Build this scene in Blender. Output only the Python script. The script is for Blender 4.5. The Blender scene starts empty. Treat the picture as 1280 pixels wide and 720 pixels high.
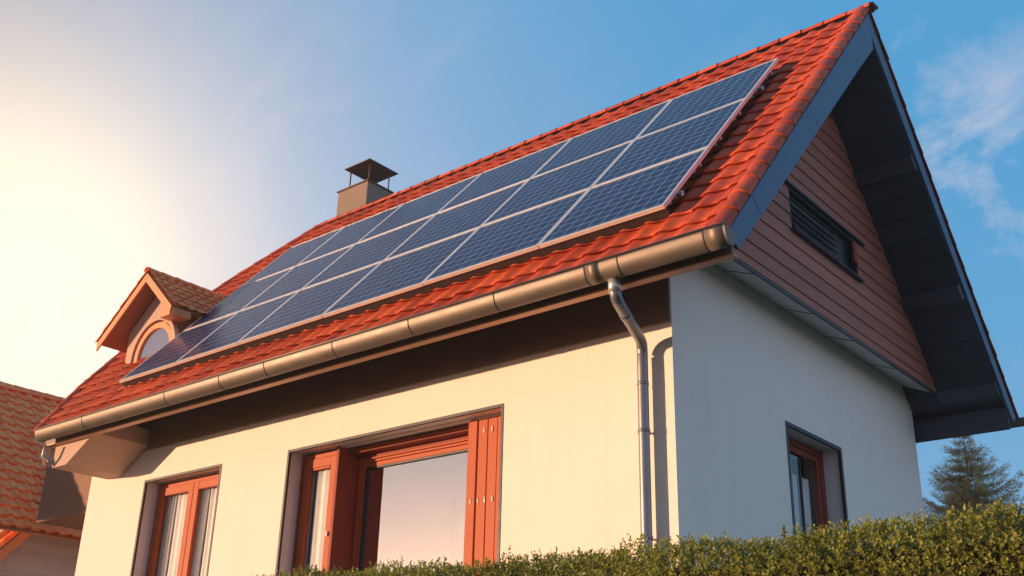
import bpy, math, random
import numpy as np
from mathutils import Vector, Matrix
random.seed(7); rng = np.random.default_rng(11)
sc = bpy.context.scene
COL = sc.collection
USE_HAZE = True

# ------------------------------------------------------------------ helpers
def link(o):
    COL.objects.link(o); return o

class MB:
    """collects faces and builds ONE mesh object"""
    def __init__(s): s.v = []; s.f = []; s.t = []; s.sm = []
    def add(s, vs, fs, tint=None, smooth=False):
        b = len(s.v); s.v += [tuple(p) for p in vs]
        for f in fs:
            s.f.append([b + i for i in f]); s.t.append(tint if tint is not None else 0.5); s.sm.append(smooth)
        return s
    def box(s, x0, x1, y0, y1, z0, z1, tint=None):
        vs = [(x, y, z) for x in (x0, x1) for y in (y0, y1) for z in (z0, z1)]
        return s.add(vs, [(0,1,3,2),(4,6,7,5),(0,4,5,1),(2,3,7,6),(0,2,6,4),(1,5,7,3)], tint)
    def obox(s, c, ax, ay, az, hx, hy, hz, tint=None):
        c = Vector(c); ax, ay, az = Vector(ax).normalized(), Vector(ay).normalized(), Vector(az).normalized()
        vs = [c + ax*hx*i + ay*hy*j + az*hz*k for i in (-1,1) for j in (-1,1) for k in (-1,1)]
        return s.add(vs, [(0,1,3,2),(4,6,7,5),(0,4,5,1),(2,3,7,6),(0,2,6,4),(1,5,7,3)], tint)
    def prism(s, poly, axis, a0, a1, tint=None):
        """poly in the two other axes (cyclic order), extruded along axis"""
        def P(p, a):
            if axis == 0: return (a, p[0], p[1])
            if axis == 1: return (p[0], a, p[1])
            return (p[0], p[1], a)
        n = len(poly); vs = [P(p, a0) for p in poly] + [P(p, a1) for p in poly]
        fs = [tuple(range(n))[::-1], tuple(range(n, 2*n))] + [(i, (i+1) % n, n+(i+1) % n, n+i) for i in range(n)]
        return s.add(vs, fs, tint)
    def tube(s, pts, r, n=16, cap=True, smooth=True):
        pts = [Vector(p) for p in pts]; rs = r if isinstance(r, (list, tuple)) else [r]*len(pts)
        b = len(s.v); ref = None
        for i, p in enumerate(pts):
            t = (pts[min(i+1, len(pts)-1)] - pts[max(i-1, 0)]).normalized()
            if ref is None: ref = t.orthogonal().normalized()
            u = (ref - t*ref.dot(t)).normalized(); ref = u; w = t.cross(u)
            for k in range(n):
                a = 2*math.pi*k/n; s.v.append(tuple(p + (u*math.cos(a) + w*math.sin(a))*rs[i]))
        for i in range(len(pts)-1):
            for k in range(n):
                s.f.append([b+i*n+k, b+i*n+(k+1) % n, b+(i+1)*n+(k+1) % n, b+(i+1)*n+k]); s.t.append(.5); s.sm.append(smooth)
        if cap:
            s.f.append([b+k for k in range(n)][::-1]); s.t.append(.5); s.sm.append(False)
            s.f.append([b+(len(pts)-1)*n+k for k in range(n)]); s.t.append(.5); s.sm.append(False)
        return s
    def build(s, name, mat, parent=None, bevel=0, origin=None):
        me = bpy.data.meshes.new(name)
        vs = s.v
        o = bpy.data.objects.new(name, me)
        if origin is not None:
            vs = [(x-origin[0], y-origin[1], z-origin[2]) for x, y, z in s.v]; o.location = origin
        me.from_pydata(vs, [], s.f)
        at = me.attributes.new('tint', 'FLOAT', 'FACE'); at.data.foreach_set('value', s.t)
        me.polygons.foreach_set('use_smooth', s.sm)
        me.update()
        me.materials.append(mat)
        if parent is not None:
            o.parent = parent
            # children keep their world placement
            p = parent; off = Vector((0,0,0))
            while p is not None: off += Vector(p.location); p = p.parent
            o.location = Vector(o.location) - off
        link(o)
        if bevel:
            m = o.modifiers.new('bevel', 'BEVEL'); m.width = bevel; m.segments = 2; m.limit_method = 'ANGLE'; m.angle_limit = math.radians(40)
            m.harden_normals = False
        return o

def tag(o, label=None, cat=None, group=None, kind=None):
    if label: o['label'] = label
    if cat: o['category'] = cat
    if group: o['group'] = group
    if kind: o['kind'] = kind
    return o
def empty(name, loc, label, cat, group=None):
    o = bpy.data.objects.new(name, None); o.location = loc; o.empty_display_size = .2; link(o)
    return tag(o, label, cat, group)

# ------------------------------------------------------------------ materials
def mat(name, col, rough=.7, metal=0., spec=.5, noise=.12, nscale=6., bump=0., bscale=60., tint=0., tint2=None, stretch=None, coat=0.):
    m = bpy.data.materials.new(name); m.use_nodes = True; nt = m.node_tree; N = nt.nodes; L = nt.links
    b = N['Principled BSDF']; b.inputs['Roughness'].default_value = rough; b.inputs['Metallic'].default_value = metal
    b.inputs['Specular IOR Level'].default_value = spec; b.inputs['Coat Weight'].default_value = coat
    tc = N.new('ShaderNodeTexCoord'); src = tc.outputs['Object']
    if stretch:
        mp = N.new('ShaderNodeMapping'); mp.inputs['Scale'].default_value = stretch; L.new(src, mp.inputs['Vector']); src = mp.outputs['Vector']
    nz = N.new('ShaderNodeTexNoise'); nz.inputs['Scale'].default_value = nscale; nz.inputs['Detail'].default_value = 6; nz.inputs['Roughness'].default_value = .62
    L.new(src, nz.inputs['Vector'])
    mr = N.new('ShaderNodeMapRange'); mr.inputs['From Min'].default_value = .25; mr.inputs['From Max'].default_value = .75
    mr.inputs['To Min'].default_value = 1-noise; mr.inputs['To Max'].default_value = 1+noise; L.new(nz.outputs['Fac'], mr.inputs['Value'])
    vm = N.new('ShaderNodeVectorMath'); vm.operation = 'SCALE'; L.new(mr.outputs['Result'], vm.inputs['Scale'])
    if tint or tint2:
        at = N.new('ShaderNodeAttribute'); at.attribute_name = 'tint'
        mx = N.new('ShaderNodeMix'); mx.data_type = 'RGBA'
        c2 = tint2 if tint2 else tuple(c*(1+tint) for c in col); c1 = col if tint2 else tuple(c*(1-tint) for c in col)
        mx.inputs['A'].default_value = (*c1, 1); mx.inputs['B'].default_value = (*c2, 1); L.new(at.outputs['Fac'], mx.inputs['Factor'])
        L.new(mx.outputs['Result'], vm.inputs[0])
    else:
        vm.inputs[0].default_value = col
    L.new(vm.outputs['Vector'], b.inputs['Base Color'])
    r2 = N.new('ShaderNodeMapRange'); r2.inputs['To Min'].default_value = max(0, rough-.12); r2.inputs['To Max'].default_value = min(1, rough+.12)
    L.new(nz.outputs['Fac'], r2.inputs['Value']); L.new(r2.outputs['Result'], b.inputs['Roughness'])
    if bump:
        n2 = N.new('ShaderNodeTexNoise'); n2.inputs['Scale'].default_value = bscale; n2.inputs['Detail'].default_value = 4
        L.new(src, n2.inputs['Vector'])
        bp = N.new('ShaderNodeBump'); bp.inputs['Strength'].default_value = bump; bp.inputs['Distance'].default_value = .01
        L.new(n2.outputs['Fac'], bp.inputs['Height']); L.new(bp.outputs['Normal'], b.inputs['Normal'])
    return m

M = {}
def tile_material(name, c1, c2):
    m = mat(name, c1, .62, spec=.35, noise=.30, nscale=9, bump=.45, bscale=90, tint2=c2); return m
M['tile'] = tile_material('clay_tile', (.38, .046, .012), (.60, .092, .022))
M['tile2'] = tile_material('glow_orange_clay_tile', (.90, .20, .055), (.97, .32, .10))  # brightened orange stands for warm glow on slopes turned from the sun
M['wall'] = mat('cream_render', (.86, .745, .66), .85, spec=.2, noise=.035, nscale=1.1, bump=.16, bscale=220)
def streaks(m):
    nt = m.node_tree; N = nt.nodes; L = nt.links; b = N['Principled BSDF']; src = b.inputs['Base Color'].links[0].from_socket
    tc = N.new('ShaderNodeTexCoord'); mp = N.new('ShaderNodeMapping'); mp.inputs['Scale'].default_value = (7, 7, .45); L.new(tc.outputs['Object'], mp.inputs['Vector'])
    nz = N.new('ShaderNodeTexNoise'); nz.inputs['Scale'].default_value = 1.0; nz.inputs['Detail'].default_value = 5; L.new(mp.outputs[0], nz.inputs['Vector'])
    r = N.new('ShaderNodeMapRange'); r.inputs['From Min'].default_value = .50; r.inputs['From Max'].default_value = .80; r.inputs['To Min'].default_value = 1.0; r.inputs['To Max'].default_value = .955; L.new(nz.outputs['Fac'], r.inputs['Value'])
    n2 = N.new('ShaderNodeTexNoise'); n2.inputs['Scale'].default_value = 160; n2.inputs['Detail'].default_value = 2; L.new(tc.outputs['Object'], n2.inputs['Vector'])
    r2 = N.new('ShaderNodeMapRange'); r2.inputs['To Min'].default_value = .93; r2.inputs['To Max'].default_value = 1.07; L.new(n2.outputs['Fac'], r2.inputs['Value'])
    mu = N.new('ShaderNodeMath'); mu.operation = 'MULTIPLY'; L.new(r.outputs[0], mu.inputs[0]); L.new(r2.outputs[0], mu.inputs[1])
    v = N.new('ShaderNodeVectorMath'); v.operation = 'SCALE'; L.new(src, v.inputs[0]); L.new(mu.outputs[0], v.inputs['Scale']); L.new(v.outputs[0], b.inputs['Base Color'])
streaks(M['wall'])
M['trim_dark'] = mat('dark_edge_metal', (.03, .025, .03), .5, spec=.4)
M['barge'] = mat('painted_barge_board', (.05, .10, .19), .5, noise=.1, nscale=5, stretch=(1, 1, 1))
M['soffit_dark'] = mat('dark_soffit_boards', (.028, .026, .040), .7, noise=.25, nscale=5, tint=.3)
M['soffit_grey'] = mat('grey_soffit_panel', (.62, .58, .57), .6, noise=.15, nscale=3)
M['beam'] = mat('dark_grey_beam', (.05, .048, .066), .6, noise=.2, nscale=8)
M['fascia'] = mat('brown_fascia', (.16, .085, .06), .5, noise=.15)
M['gutter'] = mat('weathered_copper_zinc', (.165, .125, .10), .5, metal=.45, noise=.16, nscale=4, bump=.05, bscale=30)
M['seam'] = mat('dark_gutter_seam', (.06, .045, .04), .5, metal=.6)
M['pipe'] = mat('zinc_downpipe', (.24, .235, .26), .4, metal=.6, noise=.12, nscale=6)
M['pipe_pale'] = mat('pale_zinc_collar', (.62, .60, .56), .4, metal=.7)
M['siding'] = mat('red_brown_cladding', (.36, .115, .07), .6, noise=.22, nscale=5, bump=.2, bscale=60, tint=.16, stretch=(1, .25, 3))
M['frame'] = mat('red_stained_window_wood', (.45, .095, .035), .55, spec=.2, noise=.14, nscale=12, bump=.06, bscale=80, stretch=(4, 4, .6))
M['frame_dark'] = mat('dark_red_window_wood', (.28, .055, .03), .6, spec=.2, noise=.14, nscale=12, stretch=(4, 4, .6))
M['slit'] = mat('pale_slit', (.75, .66, .5), .6)
M['reveal'] = mat('mauve_grey_reveal', (.80, .70, .66), .8, noise=.05, nscale=3)
M['curtain'] = mat('cream_curtain', (.82, .78, .70), .9, noise=.06, nscale=8)
M['curtain_grey'] = mat('grey_net_curtain', (.52, .47, .46), .9, noise=.08, nscale=8)
M['room'] = mat('dim_room', (.16, .12, .10), .9)
M['chimney'] = mat('taupe_chimney_render', (.20, .14, .11), .75, noise=.1, nscale=5, bump=.2, bscale=120)
M['rust'] = mat('rusty_brown_metal', (.10, .045, .035), .6, metal=.3, noise=.3, nscale=9)
M['alu'] = mat('anodised_aluminium', (.80, .74, .70), .38, metal=.55, noise=.05)
M['sidepl'] = mat('mauve_white_siding', (.52, .40, .36), .7, noise=.1, tint=.08)
M['dormer_wall'] = mat('pink_beige_render', (.52, .33, .25), .8, noise=.1, nscale=4, bump=.2, bscale=90)
M['brown_wall'] = mat('brown_bay_render', (.24, .115, .075), .8, noise=.12, nscale=3, bump=.2, bscale=120)
M['orange_wood'] = mat('orange_stained_board', (.66, .24, .09), .55, noise=.14, nscale=10)
M['flash'] = mat('crumpled_lead_flashing', (.55, .47, .44), .45, metal=.5, noise=.2)
M['ground'] = mat('lawn_ground', (.06, .085, .03), .95, noise=.35, nscale=1.5, bump=.5, bscale=30)
M['patio'] = mat('concrete_paving', (.32, .30, .27), .85, noise=.15, nscale=3, bump=.2)
M['bark'] = mat('spruce_bark', (.10, .07, .05), .9, noise=.3, nscale=10, bump=.6, bscale=30)

def leaf_mat(name, c1, c2, trans=.25):
    m = bpy.data.materials.new(name); m.use_nodes = True; nt = m.node_tree; N = nt.nodes; L = nt.links
    b = N['Principled BSDF']; b.inputs['Roughness'].default_value = .5; b.inputs['Specular IOR Level'].default_value = .35
    at = N.new('ShaderNodeAttribute'); at.attribute_name = 'tint'
    mx = N.new('ShaderNodeMix'); mx.data_type = 'RGBA'; mx.inputs['A'].default_value = (*c1, 1); mx.inputs['B'].default_value = (*c2, 1)
    L.new(at.outputs['Fac'], mx.inputs['Factor']); L.new(mx.outputs['Result'], b.inputs['Base Color'])
    tr = N.new('ShaderNodeBsdfTranslucent'); L.new(mx.outputs['Result'], tr.inputs['Color'])
    ms = N.new('ShaderNodeMixShader'); ms.inputs[0].default_value = trans
    L.new(b.outputs[0], ms.inputs[1]); L.new(tr.outputs[0], ms.inputs[2]); L.new(ms.outputs[0], N['Material Output'].inputs['Surface'])
    return m
M['leaf'] = leaf_mat('hedge_leaf', (.10, .125, .018), (.44, .43, .09), .40)
M['needle'] = leaf_mat('spruce_needles', (.30, .19, .05), (.80, .52, .20), .42)

def glass_mat(name, refl, tintc=(.9, .92, .95)):
    m = bpy.data.materials.new(name); m.use_nodes = True; nt = m.node_tree; N = nt.nodes; L = nt.links
    N.remove(N['Principled BSDF'])
    gl = N.new('ShaderNodeBsdfGlossy'); gl.inputs['Roughness'].default_value = .015; gl.inputs['Color'].default_value = (1, 1, 1, 1)
    tr = N.new('ShaderNodeBsdfTransparent'); tr.inputs['Color'].default_value = (*tintc, 1)
    lw = N.new('ShaderNodeLayerWeight'); lw.inputs['Blend'].default_value = .5
    fr = N.new('ShaderNodeMath'); fr.operation = 'POWER'; fr.inputs[1].default_value = 4.0; L.new(lw.outputs['Facing'], fr.inputs[0])
    ad = N.new('ShaderNodeMath'); ad.operation = 'ADD'; ad.use_clamp = True; ad.inputs[1].default_value = refl
    L.new(fr.outputs[0], ad.inputs[0])
    nz = N.new('ShaderNodeTexNoise'); nz.inputs['Scale'].default_value = 1.3
    tc = N.new('ShaderNodeTexCoord'); L.new(tc.outputs['Object'], nz.inputs['Vector'])
    bu = N.new('ShaderNodeBump'); bu.inputs['Strength'].default_value = .02; bu.inputs['Distance'].default_value = .02
    L.new(nz.outputs['Fac'], bu.inputs['Height']); L.new(bu.outputs['Normal'], gl.inputs['Normal'])
    mx = N.new('ShaderNodeMixShader'); L.new(ad.outputs[0], mx.inputs[0]); L.new(tr.outputs[0], mx.inputs[1]); L.new(gl.outputs[0], mx.inputs[2])
    L.new(mx.outputs[0], N['Material Output'].inputs['Surface'])
    return m
M['glass'] = glass_mat('window_glass', .03)
M['glass_mirror'] = glass_mat('coated_window_glass', .70)

# photovoltaic cells: UV-like grid from object coordinates (panel local x across, y up the slope)
def pv_mat():
    m = bpy.data.materials.new('photovoltaic_cells'); m.use_nodes = True; nt = m.node_tree; N = nt.nodes; L = nt.links
    b = N['Principled BSDF']; b.inputs['Roughness'].default_value = .22; b.inputs['Specular IOR Level'].default_value = .09
    b.inputs['Coat Weight'].default_value = .0
    tc = N.new('ShaderNodeTexCoord'); sp = N.new('ShaderNodeSeparateXYZ'); L.new(tc.outputs['Object'], sp.inputs[0])
    def line(out, period, width, phase=0.):
        a = N.new('ShaderNodeMath'); a.operation = 'MULTIPLY_ADD'; a.inputs[1].default_value = 1/period; a.inputs[2].default_value = phase+50; L.new(out, a.inputs[0])
        f = N.new('ShaderNodeMath'); f.operation = 'FRACT'; L.new(a.outputs[0], f.inputs[0])
        s = N.new('ShaderNodeMath'); s.operation = 'SUBTRACT'; s.inputs[1].default_value = .5; L.new(f.outputs[0], s.inputs[0])
        ab = N.new('ShaderNodeMath'); ab.operation = 'ABSOLUTE'; L.new(s.outputs[0], ab.inputs[0])
        g = N.new('ShaderNodeMapRange'); g.inputs['From Min'].default_value = .5-width/period; g.inputs['From Max'].default_value = .5-width/period*.4
        L.new(ab.outputs[0], g.inputs['Value']); return g.outputs['Result'], a.outputs[0]
    gx, ax_ = line(sp.outputs['X'], .156, .0024)
    gy, ay_ = line(sp.outputs['Y'], .156, .0034)
    by, _ = line(sp.outputs['Y'], .052, .0016, .5)
    # per cell value
    fx = N.new('ShaderNodeMath'); fx.operation = 'FLOOR'; L.new(ax_, fx.inputs[0])
    fy = N.new('ShaderNodeMath'); fy.operation = 'FLOOR'; L.new(ay_, fy.inputs[0])
    cb = N.new('ShaderNodeCombineXYZ'); L.new(fx.outputs[0], cb.inputs[0]); L.new(fy.outputs[0], cb.inputs[1])
    oi = N.new('ShaderNodeObjectInfo'); L.new(oi.outputs['Random'], cb.inputs[2])
    wn = N.new('ShaderNodeTexWhiteNoise'); L.new(cb.outputs[0], wn.inputs['Vector'])
    vo = N.new('ShaderNodeTexVoronoi'); vo.inputs['Scale'].default_value = 28; L.new(tc.outputs['Object'], vo.inputs['Vector'])
    bw = N.new('ShaderNodeSeparateXYZ'); L.new(vo.outputs['Color'], bw.inputs[0])
    ad = N.new('ShaderNodeMath'); ad.operation = 'ADD'; L.new(wn.outputs['Value'], ad.inputs[0]); L.new(bw.outputs[0], ad.inputs[1])
    r = N.new('ShaderNodeMapRange'); r.inputs['From Max'].default_value = 2; L.new(ad.outputs[0], r.inputs['Value'])
    c = N.new('ShaderNodeMix'); c.data_type = 'RGBA'; c.inputs['A'].default_value = (.005, .012, .055, 1); c.inputs['B'].default_value = (.010, .026, .095, 1); L.new(r.outputs[0], c.inputs['Factor'])
    m1 = N.new('ShaderNodeMath'); m1.operation = 'MAXIMUM'; L.new(gx, m1.inputs[0]); L.new(gy, m1.inputs[1])
    m2 = N.new('ShaderNodeMath'); m2.operation = 'MULTIPLY'; m2.inputs[1].default_value = .18; L.new(by, m2.inputs[0])
    m3 = N.new('ShaderNodeMath'); m3.operation = 'MAXIMUM'; L.new(m1.outputs[0], m3.inputs[0]); L.new(m2.outputs[0], m3.inputs[1])
    c2 = N.new('ShaderNodeMix'); c2.data_type = 'RGBA'; c2.inputs['B'].default_value = (.46, .50, .58, 1); L.new(c.outputs['Result'], c2.inputs['A']); L.new(m3.outputs[0], c2.inputs['Factor'])
    L.new(c2.outputs['Result'], b.inputs['Base Color'])
    # smeared dust / rain marks change the gloss
    nz = N.new('ShaderNodeTexNoise'); nz.inputs['Scale'].default_value = 5; nz.inputs['Detail'].default_value = 5; L.new(tc.outputs['Object'], nz.inputs['Vector'])
    rr = N.new('ShaderNodeMapRange'); rr.inputs['To Min'].default_value = .14; rr.inputs['To Max'].default_value = .34; L.new(nz.outputs['Fac'], rr.inputs['Value'])
    L.new(rr.outputs['Result'], b.inputs['Roughness'])
    return m
M['pv'] = pv_mat()

# ------------------------------------------------------------------ geometry constants (metres)
EY, EZ = -1.107, 5.659            # front eave, top of tiles
RY, RZ = 3.022, 10.373            # ridge
BY, BZ = 6.90, 5.885              # back eave
XV = 1.245                        # right verge
TF = (RZ-EZ)/(RY-EY); TB = (RZ-BZ)/(BY-RY)
CF = math.cos(math.atan(TF)); SF = math.sin(math.atan(TF))
CBk = math.cos(math.atan(TB)); SBk = math.sin(math.atan(TB))
LF = math.hypot(RY-EY, RZ-EZ); LB = math.hypot(BY-RY, RZ-BZ)
WL = -10.45; WY = 6.40; ZT = 6.37; XS = .42; ZS = 6.20
def zf(y, d=0): return EZ + (y-EY)*TF - d/CF       # front plane, d below it (perpendicular)
def zb(y, d=0): return RZ - (y-RY)*TB - d/CBk
def left_edge(v):                                   # left verge of the roof as x(distance up the front slope)
    pts = [(0, -10.22), (1.3, -10.86), (2.3, -11.15), (2.6, -11.15), (4.8, -10.31), (5.7, -9.98), (6.3, -9.30)]
    if v <= 0: return pts[0][1]
    for (a, xa), (b, xb) in zip(pts, pts[1:]):
        if v <= b: return xa + (xb-xa)*(v-a)/(b-a)
    return pts[-1][1]

# ------------------------------------------------------------------ ground
g = MB(); n = 24
xs = np.linspace(-60, 60, n+1)
for i in range(n):
    for j in range(n):
        g.add([(xs[i], xs[j], 0), (xs[i+1], xs[j], 0), (xs[i+1], xs[j+1], 0), (xs[i], xs[j+1], 0)], [(0, 1, 2, 3)])
tag(g.build('ground', M['ground']), kind='structure')
tag(MB().box(-13.5, 2.0, -1.6, 8.0, -.05, .03).build('path', M['patio']), kind='structure')

# ------------------------------------------------------------------ tiles
def tiles(mb, O, U, V, cols, rows, cw, rh, clip=None, amp=.026, step=.028, scal=.05, ns=9, jitter=1.):
    """interlocking pantiles over the plane O + u U + v V; each tile with its own lip, curve and tint"""
    O, U, V = Vector(O), Vector(U).normalized(), Vector(V).normalized(); Nn = U.cross(V).normalized()
    for r in range(rows):
        v0 = r*rh
        for c in range(cols):
            u0 = c*cw
            if clip and not clip(u0+cw/2, v0+rh/2): continue
            du = random.uniform(-.004, .004)*jitter; dv = random.uniform(-.006, .006)*jitter; dh = random.uniform(-.003, .004)*jitter
            tint = random.random()**1.2
            vs = []
            for k in range(ns):
                s = k/(ns-1)
                # roll on the left two fifths, shallow pan on the rest
                p = math.sin(math.pi*min(s/.46, 1))**1.0 if s < .46 else -.42*math.sin(math.pi*(s-.46)/.54)
                h = amp*p
                e = -scal*(.5-.5*math.cos(2*math.pi*(s+.28)))      # curved lower edge
                u = u0 + du + s*cw*1.03
                for (vv, hh) in ((v0+e+dv+.026, h-.004), (v0+e+dv-.002, h+step), (v0+e+dv+rh*.5, h+step*.52), (v0+rh+.03, h+.002)):
                    vs.append(O + U*u + V*vv + Nn*(hh+dh))
            fs = []
            for k in range(ns-1):
                for q in range(3): fs.append((k*4+q, (k+1)*4+q, (k+1)*4+q+1, k*4+q+1))
            b = len(mb.v); mb.v += [tuple(p) for p in vs]
            for i, f in enumerate(fs):
                mb.f.append([b+x for x in f]); mb.t.append(tint); mb.sm.append(i % 3 != 0)
    return mb
def caps(mb, P0, P1, up, n, r, over=.05, arc=200, drop=.25):
    """row of overlapping half round cap tiles from P0 to P1"""
    P0, P1 = Vector(P0), Vector(P1); d = (P1-P0)/n; t = d.normalized(); up = Vector(up); up = (up - t*up.dot(t)).normalized(); w = t.cross(up)
    A = math.radians(arc)
    for i in range(n):
        a = P0 + d*i - t*over*.5 + w*random.uniform(-.004, .004); b_ = P0 + d*(i+1) + t*over*.5; tint = random.random(); K = 12
        vs = []
        for (p, rr) in ((a+t*.004, r-.012), (a, r+.001), (a+t*.02, r+.002), (a+t*.04, r+.0), (b_, r-.010)):
            for k in range(K+1):
                th = -A/2 + A*k/K
                vs.append(p + up*(rr*math.cos(th)) + w*(rr*math.sin(th)))
        fs = [(q*(K+1)+k, q*(K+1)+k+1, (q+1)*(K+1)+k+1, (q+1)*(K+1)+k) for q in range(4) for k in range(K)]
        b = len(mb.v); mb.v += [tuple(p) for p in vs]
        for j, f in enumerate(fs): mb.f.append([b+x for x in f]); mb.t.append(tint); mb.sm.append(True)
    return mb

# ================================================================== THE HOUSE
house = empty('house', (0, 0, 0), 'cream rendered house with steep red pantile roof, reddish clad gable and copper coloured gutter', 'house')

# ---- walls with window openings
def wall_with_holes(mb, P, u0, u1, z0, z1, holes, depth):
    """P(u, z, d): world point at along-wall u, height z, depth d inward"""
    us = sorted({u0, u1, *[h[0] for h in holes], *[h[1] for h in holes]}); zs = sorted({z0, z1, *[h[2] for h in holes], *[h[3] for h in holes]})
    inside = lambda u, z: any(h[0] < u < h[1] and h[2] < z < h[3] for h in holes)
    for a, b in zip(us, us[1:]):
        for c, d in zip(zs, zs[1:]):
            if inside((a+b)/2, (c+d)/2): continue
            mb.add([P(a, c, 0), P(b, c, 0), P(b, d, 0), P(a, d, 0)], [(0, 1, 2, 3)])
            mb.add([P(a, c, depth), P(b, c, depth), P(b, d, depth), P(a, d, depth)], [(3, 2, 1, 0)])
def reveal(mb, P, h, depth, eps=.0):
    a, b, c, d = h
    mb.add([P(a, c, eps), P(a, d, eps), P(a, d, depth), P(a, c, depth)], [(0, 1, 2, 3)])
    mb.add([P(b, c, eps), P(b, d, eps), P(b, d, depth), P(b, c, depth)], [(3, 2, 1, 0)])
    mb.add([P(a, d, eps), P(b, d, eps), P(b, d, depth), P(a, d, depth)], [(0, 1, 2, 3)])
    mb.add([P(a, c, eps), P(b, c, eps), P(b, c, depth), P(a, c, depth)], [(3, 2, 1, 0)])
PF = lambda u, z, d: (u, d, z)            # front facade y = 0, inward +y
PG = lambda u, z, d: (-d, u, z)           # gable wall x = 0, inward -x
HA = (-5.715, -2.123, 2.75, 4.97); HB = (-8.94, -7.10, 2.75, 4.985); HG = (2.334, 3.80, 2.9, 4.98)
D = .70
w = MB()
wall_with_holes(w, PF, WL, 0, 0, ZT+.25, [HA, HB], D)
wall_with_holes(w, PG, 0, WY, 0, ZT+.02, [HG], .40)
w.add([(WL, 0, 0), (WL, WY, 0), (WL, WY, ZT+.02), (WL, 0, ZT+.02)], [(3, 2, 1, 0)])
w.add([(WL, WY, 0), (0, WY, 0), (0, WY, ZT+.02), (WL, WY, ZT+.02)], [(3, 2, 1, 0)])
wall = w.build('wall', M['wall'], house)
# left gable triangle, hidden side
yl0 = EY + (6.4-EZ+.35/CF)/TF; yl1 = RY + (RZ-6.4-.35/CBk)/TB
MB().prism([(max(yl0, 0), 6.38), (min(yl1, WY), 6.38), (RY, RZ-.45)], 0, -9.6, -9.5).build('gable_wall', M['wall'], house)

def trim(P, h, wd=.032, pr=.006):
    m = MB(); a, b, c, d = h
    def bar(u0, u1, z0, z1):
        vs = [P(u, z, dd) for u in (u0, u1) for dd in (-pr, .03) for z in (z0, z1)]
        m.add(vs, [(0,1,3,2),(4,6,7,5),(0,4,5,1),(2,3,7,6),(0,2,6,4),(1,5,7,3)])
    bar(a-.002, a+wd, c, d-wd); bar(b-wd, b+.002, c, d-wd); bar(a-.002, b+.002, d-wd, d+.002)
    return m

def ubox(mb, P, u0, u1, d0, d1, z0, z1, tint=None):
    vs = [P(u, z, dd) for u in (u0, u1) for dd in (d0, d1) for z in (z0, z1)]
    return mb.add(vs, [(0,1,3,2),(4,6,7,5),(0,4,5,1),(2,3,7,6),(0,2,6,4),(1,5,7,3)], tint)
def frame_rect(mb, P, u0, u1, z0, z1, d0, d1, t, tb=None):
    tb = tb or t
    ubox(mb, P, u0, u0+t, d0, d1, z0, z1); ubox(mb, P, u1-t, u1, d0, d1, z0, z1)
    ubox(mb, P, u0+t, u1-t, d0+.002, d1-.002, z1-t, z1); ubox(mb, P, u0+t, u1-t, d0+.002, d1-.002, z0, z0+tb)
    return mb
def curtain(name, P, u0, u1, z0, z1, d, folds, m, label, group=None):
    mb = MB(); n = folds*10; rows = 6; vs = []
    ph = random.uniform(0, 6)
    for j in range(rows+1):
        z = z0 + (z1-z0)*j/rows
        for i in range(n+1):
            s = i/n; u = u0 + (u1-u0)*s
            a = .016*(1-.35*j/rows)
            vs.append(P(u + .01*math.sin(4*s+j*.5), z, d + a*math.sin(2*math.pi*folds*s+ph) + .006*math.sin(5.3*folds*s+j*.3)))
    fs = [(j*(n+1)+i, j*(n+1)+i+1, (j+1)*(n+1)+i+1, (j+1)*(n+1)+i) for j in range(rows) for i in range(n)]
    mb.add(vs, fs, smooth=True)
    o = mb.build(name, m, None, origin=P((u0+u1)/2, z0, d)); tag(o, label, 'curtain', group)
    so = o.modifiers.new('thickness', 'SOLIDIFY'); so.thickness = .003
    return o

def quad(x0, x1, y, z0, z1):
    return MB().add([(x0, y, z0), (x1, y, z0), (x1, y, z1), (x0, y, z1)], [(0, 1, 2, 3)])
# ---- window A: narrow casement, deep cheek, big mirror pane, folded shutters
wa = MB()
frame_rect(wa, PF, -5.712, -5.60, 2.76, 4.93, .235, .31, .03)          # outer fixed frame strip
ubox(wa, PF, -5.60, -5.02, .24, .31, 4.87, 4.93)
WA = wa.build('window', M['frame'], house, bevel=.004)
cs = MB(); frame_rect(cs, PF, -5.64, -5.02, 2.80, 4.865, .225, .285, .115, .12)
cs.box(-5.50, -5.16, .235, .25, 4.72, 4.75)
CS = cs.build('casement', M['frame'], WA, bevel=.005)
quad(-5.525, -5.135, .26, 2.92, 4.75).build('pane', M['glass'], CS)
MB().box(-5.088, -5.066, .200, .226, 3.86, 3.92).build('catch', M['slit'], CS)
MB().box(-5.019, -4.985, .24, .60, 2.76, 4.962).box(-5.03, -4.98, .215, .24, 2.76, 4.962).build('cheek', M['frame_dark'], WA, bevel=.004)
hb = MB()                                                              # head box + stepped rails of the big window
hb.box(-4.98, -2.13, .40, .66, 4.90, 4.966)
hb.box(-4.98, -2.13, .56, .655, 4.858, 4.899)
hb.box(-4.98, -2.13, .36, .399, 4.925, 4.95)
hb.build('head_rail', M['frame_dark'], WA, bevel=.003)
bf = MB()
frame_rect(bf, PF, -4.975, -2.40, 2.78, 4.855, .55, .63, .055)
frame_rect(bf, PF, -4.918, -2.46, 2.84, 4.797, .565, .64, .055)
bf.box(-4.975, -2.40, .52, .549, 4.828, 4.850)
BF = bf.build('fixed_frame', M['frame'], WA, bevel=.006)
quad(-4.865, -2.51, .602, 2.89, 4.745).build('pane', M['glass_mirror'], BF)
gk = MB(); frame_rect(gk, PF, -4.862, -2.512, 2.892, 4.742, .572, .599, .022); gk.build('gasket', M['trim_dark'], BF)
MB().box(-2.83, -2.70, .225, .30, 2.76, 4.94).build('mullion', M['frame'], WA, bevel=.006)
sh = MB()
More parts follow.
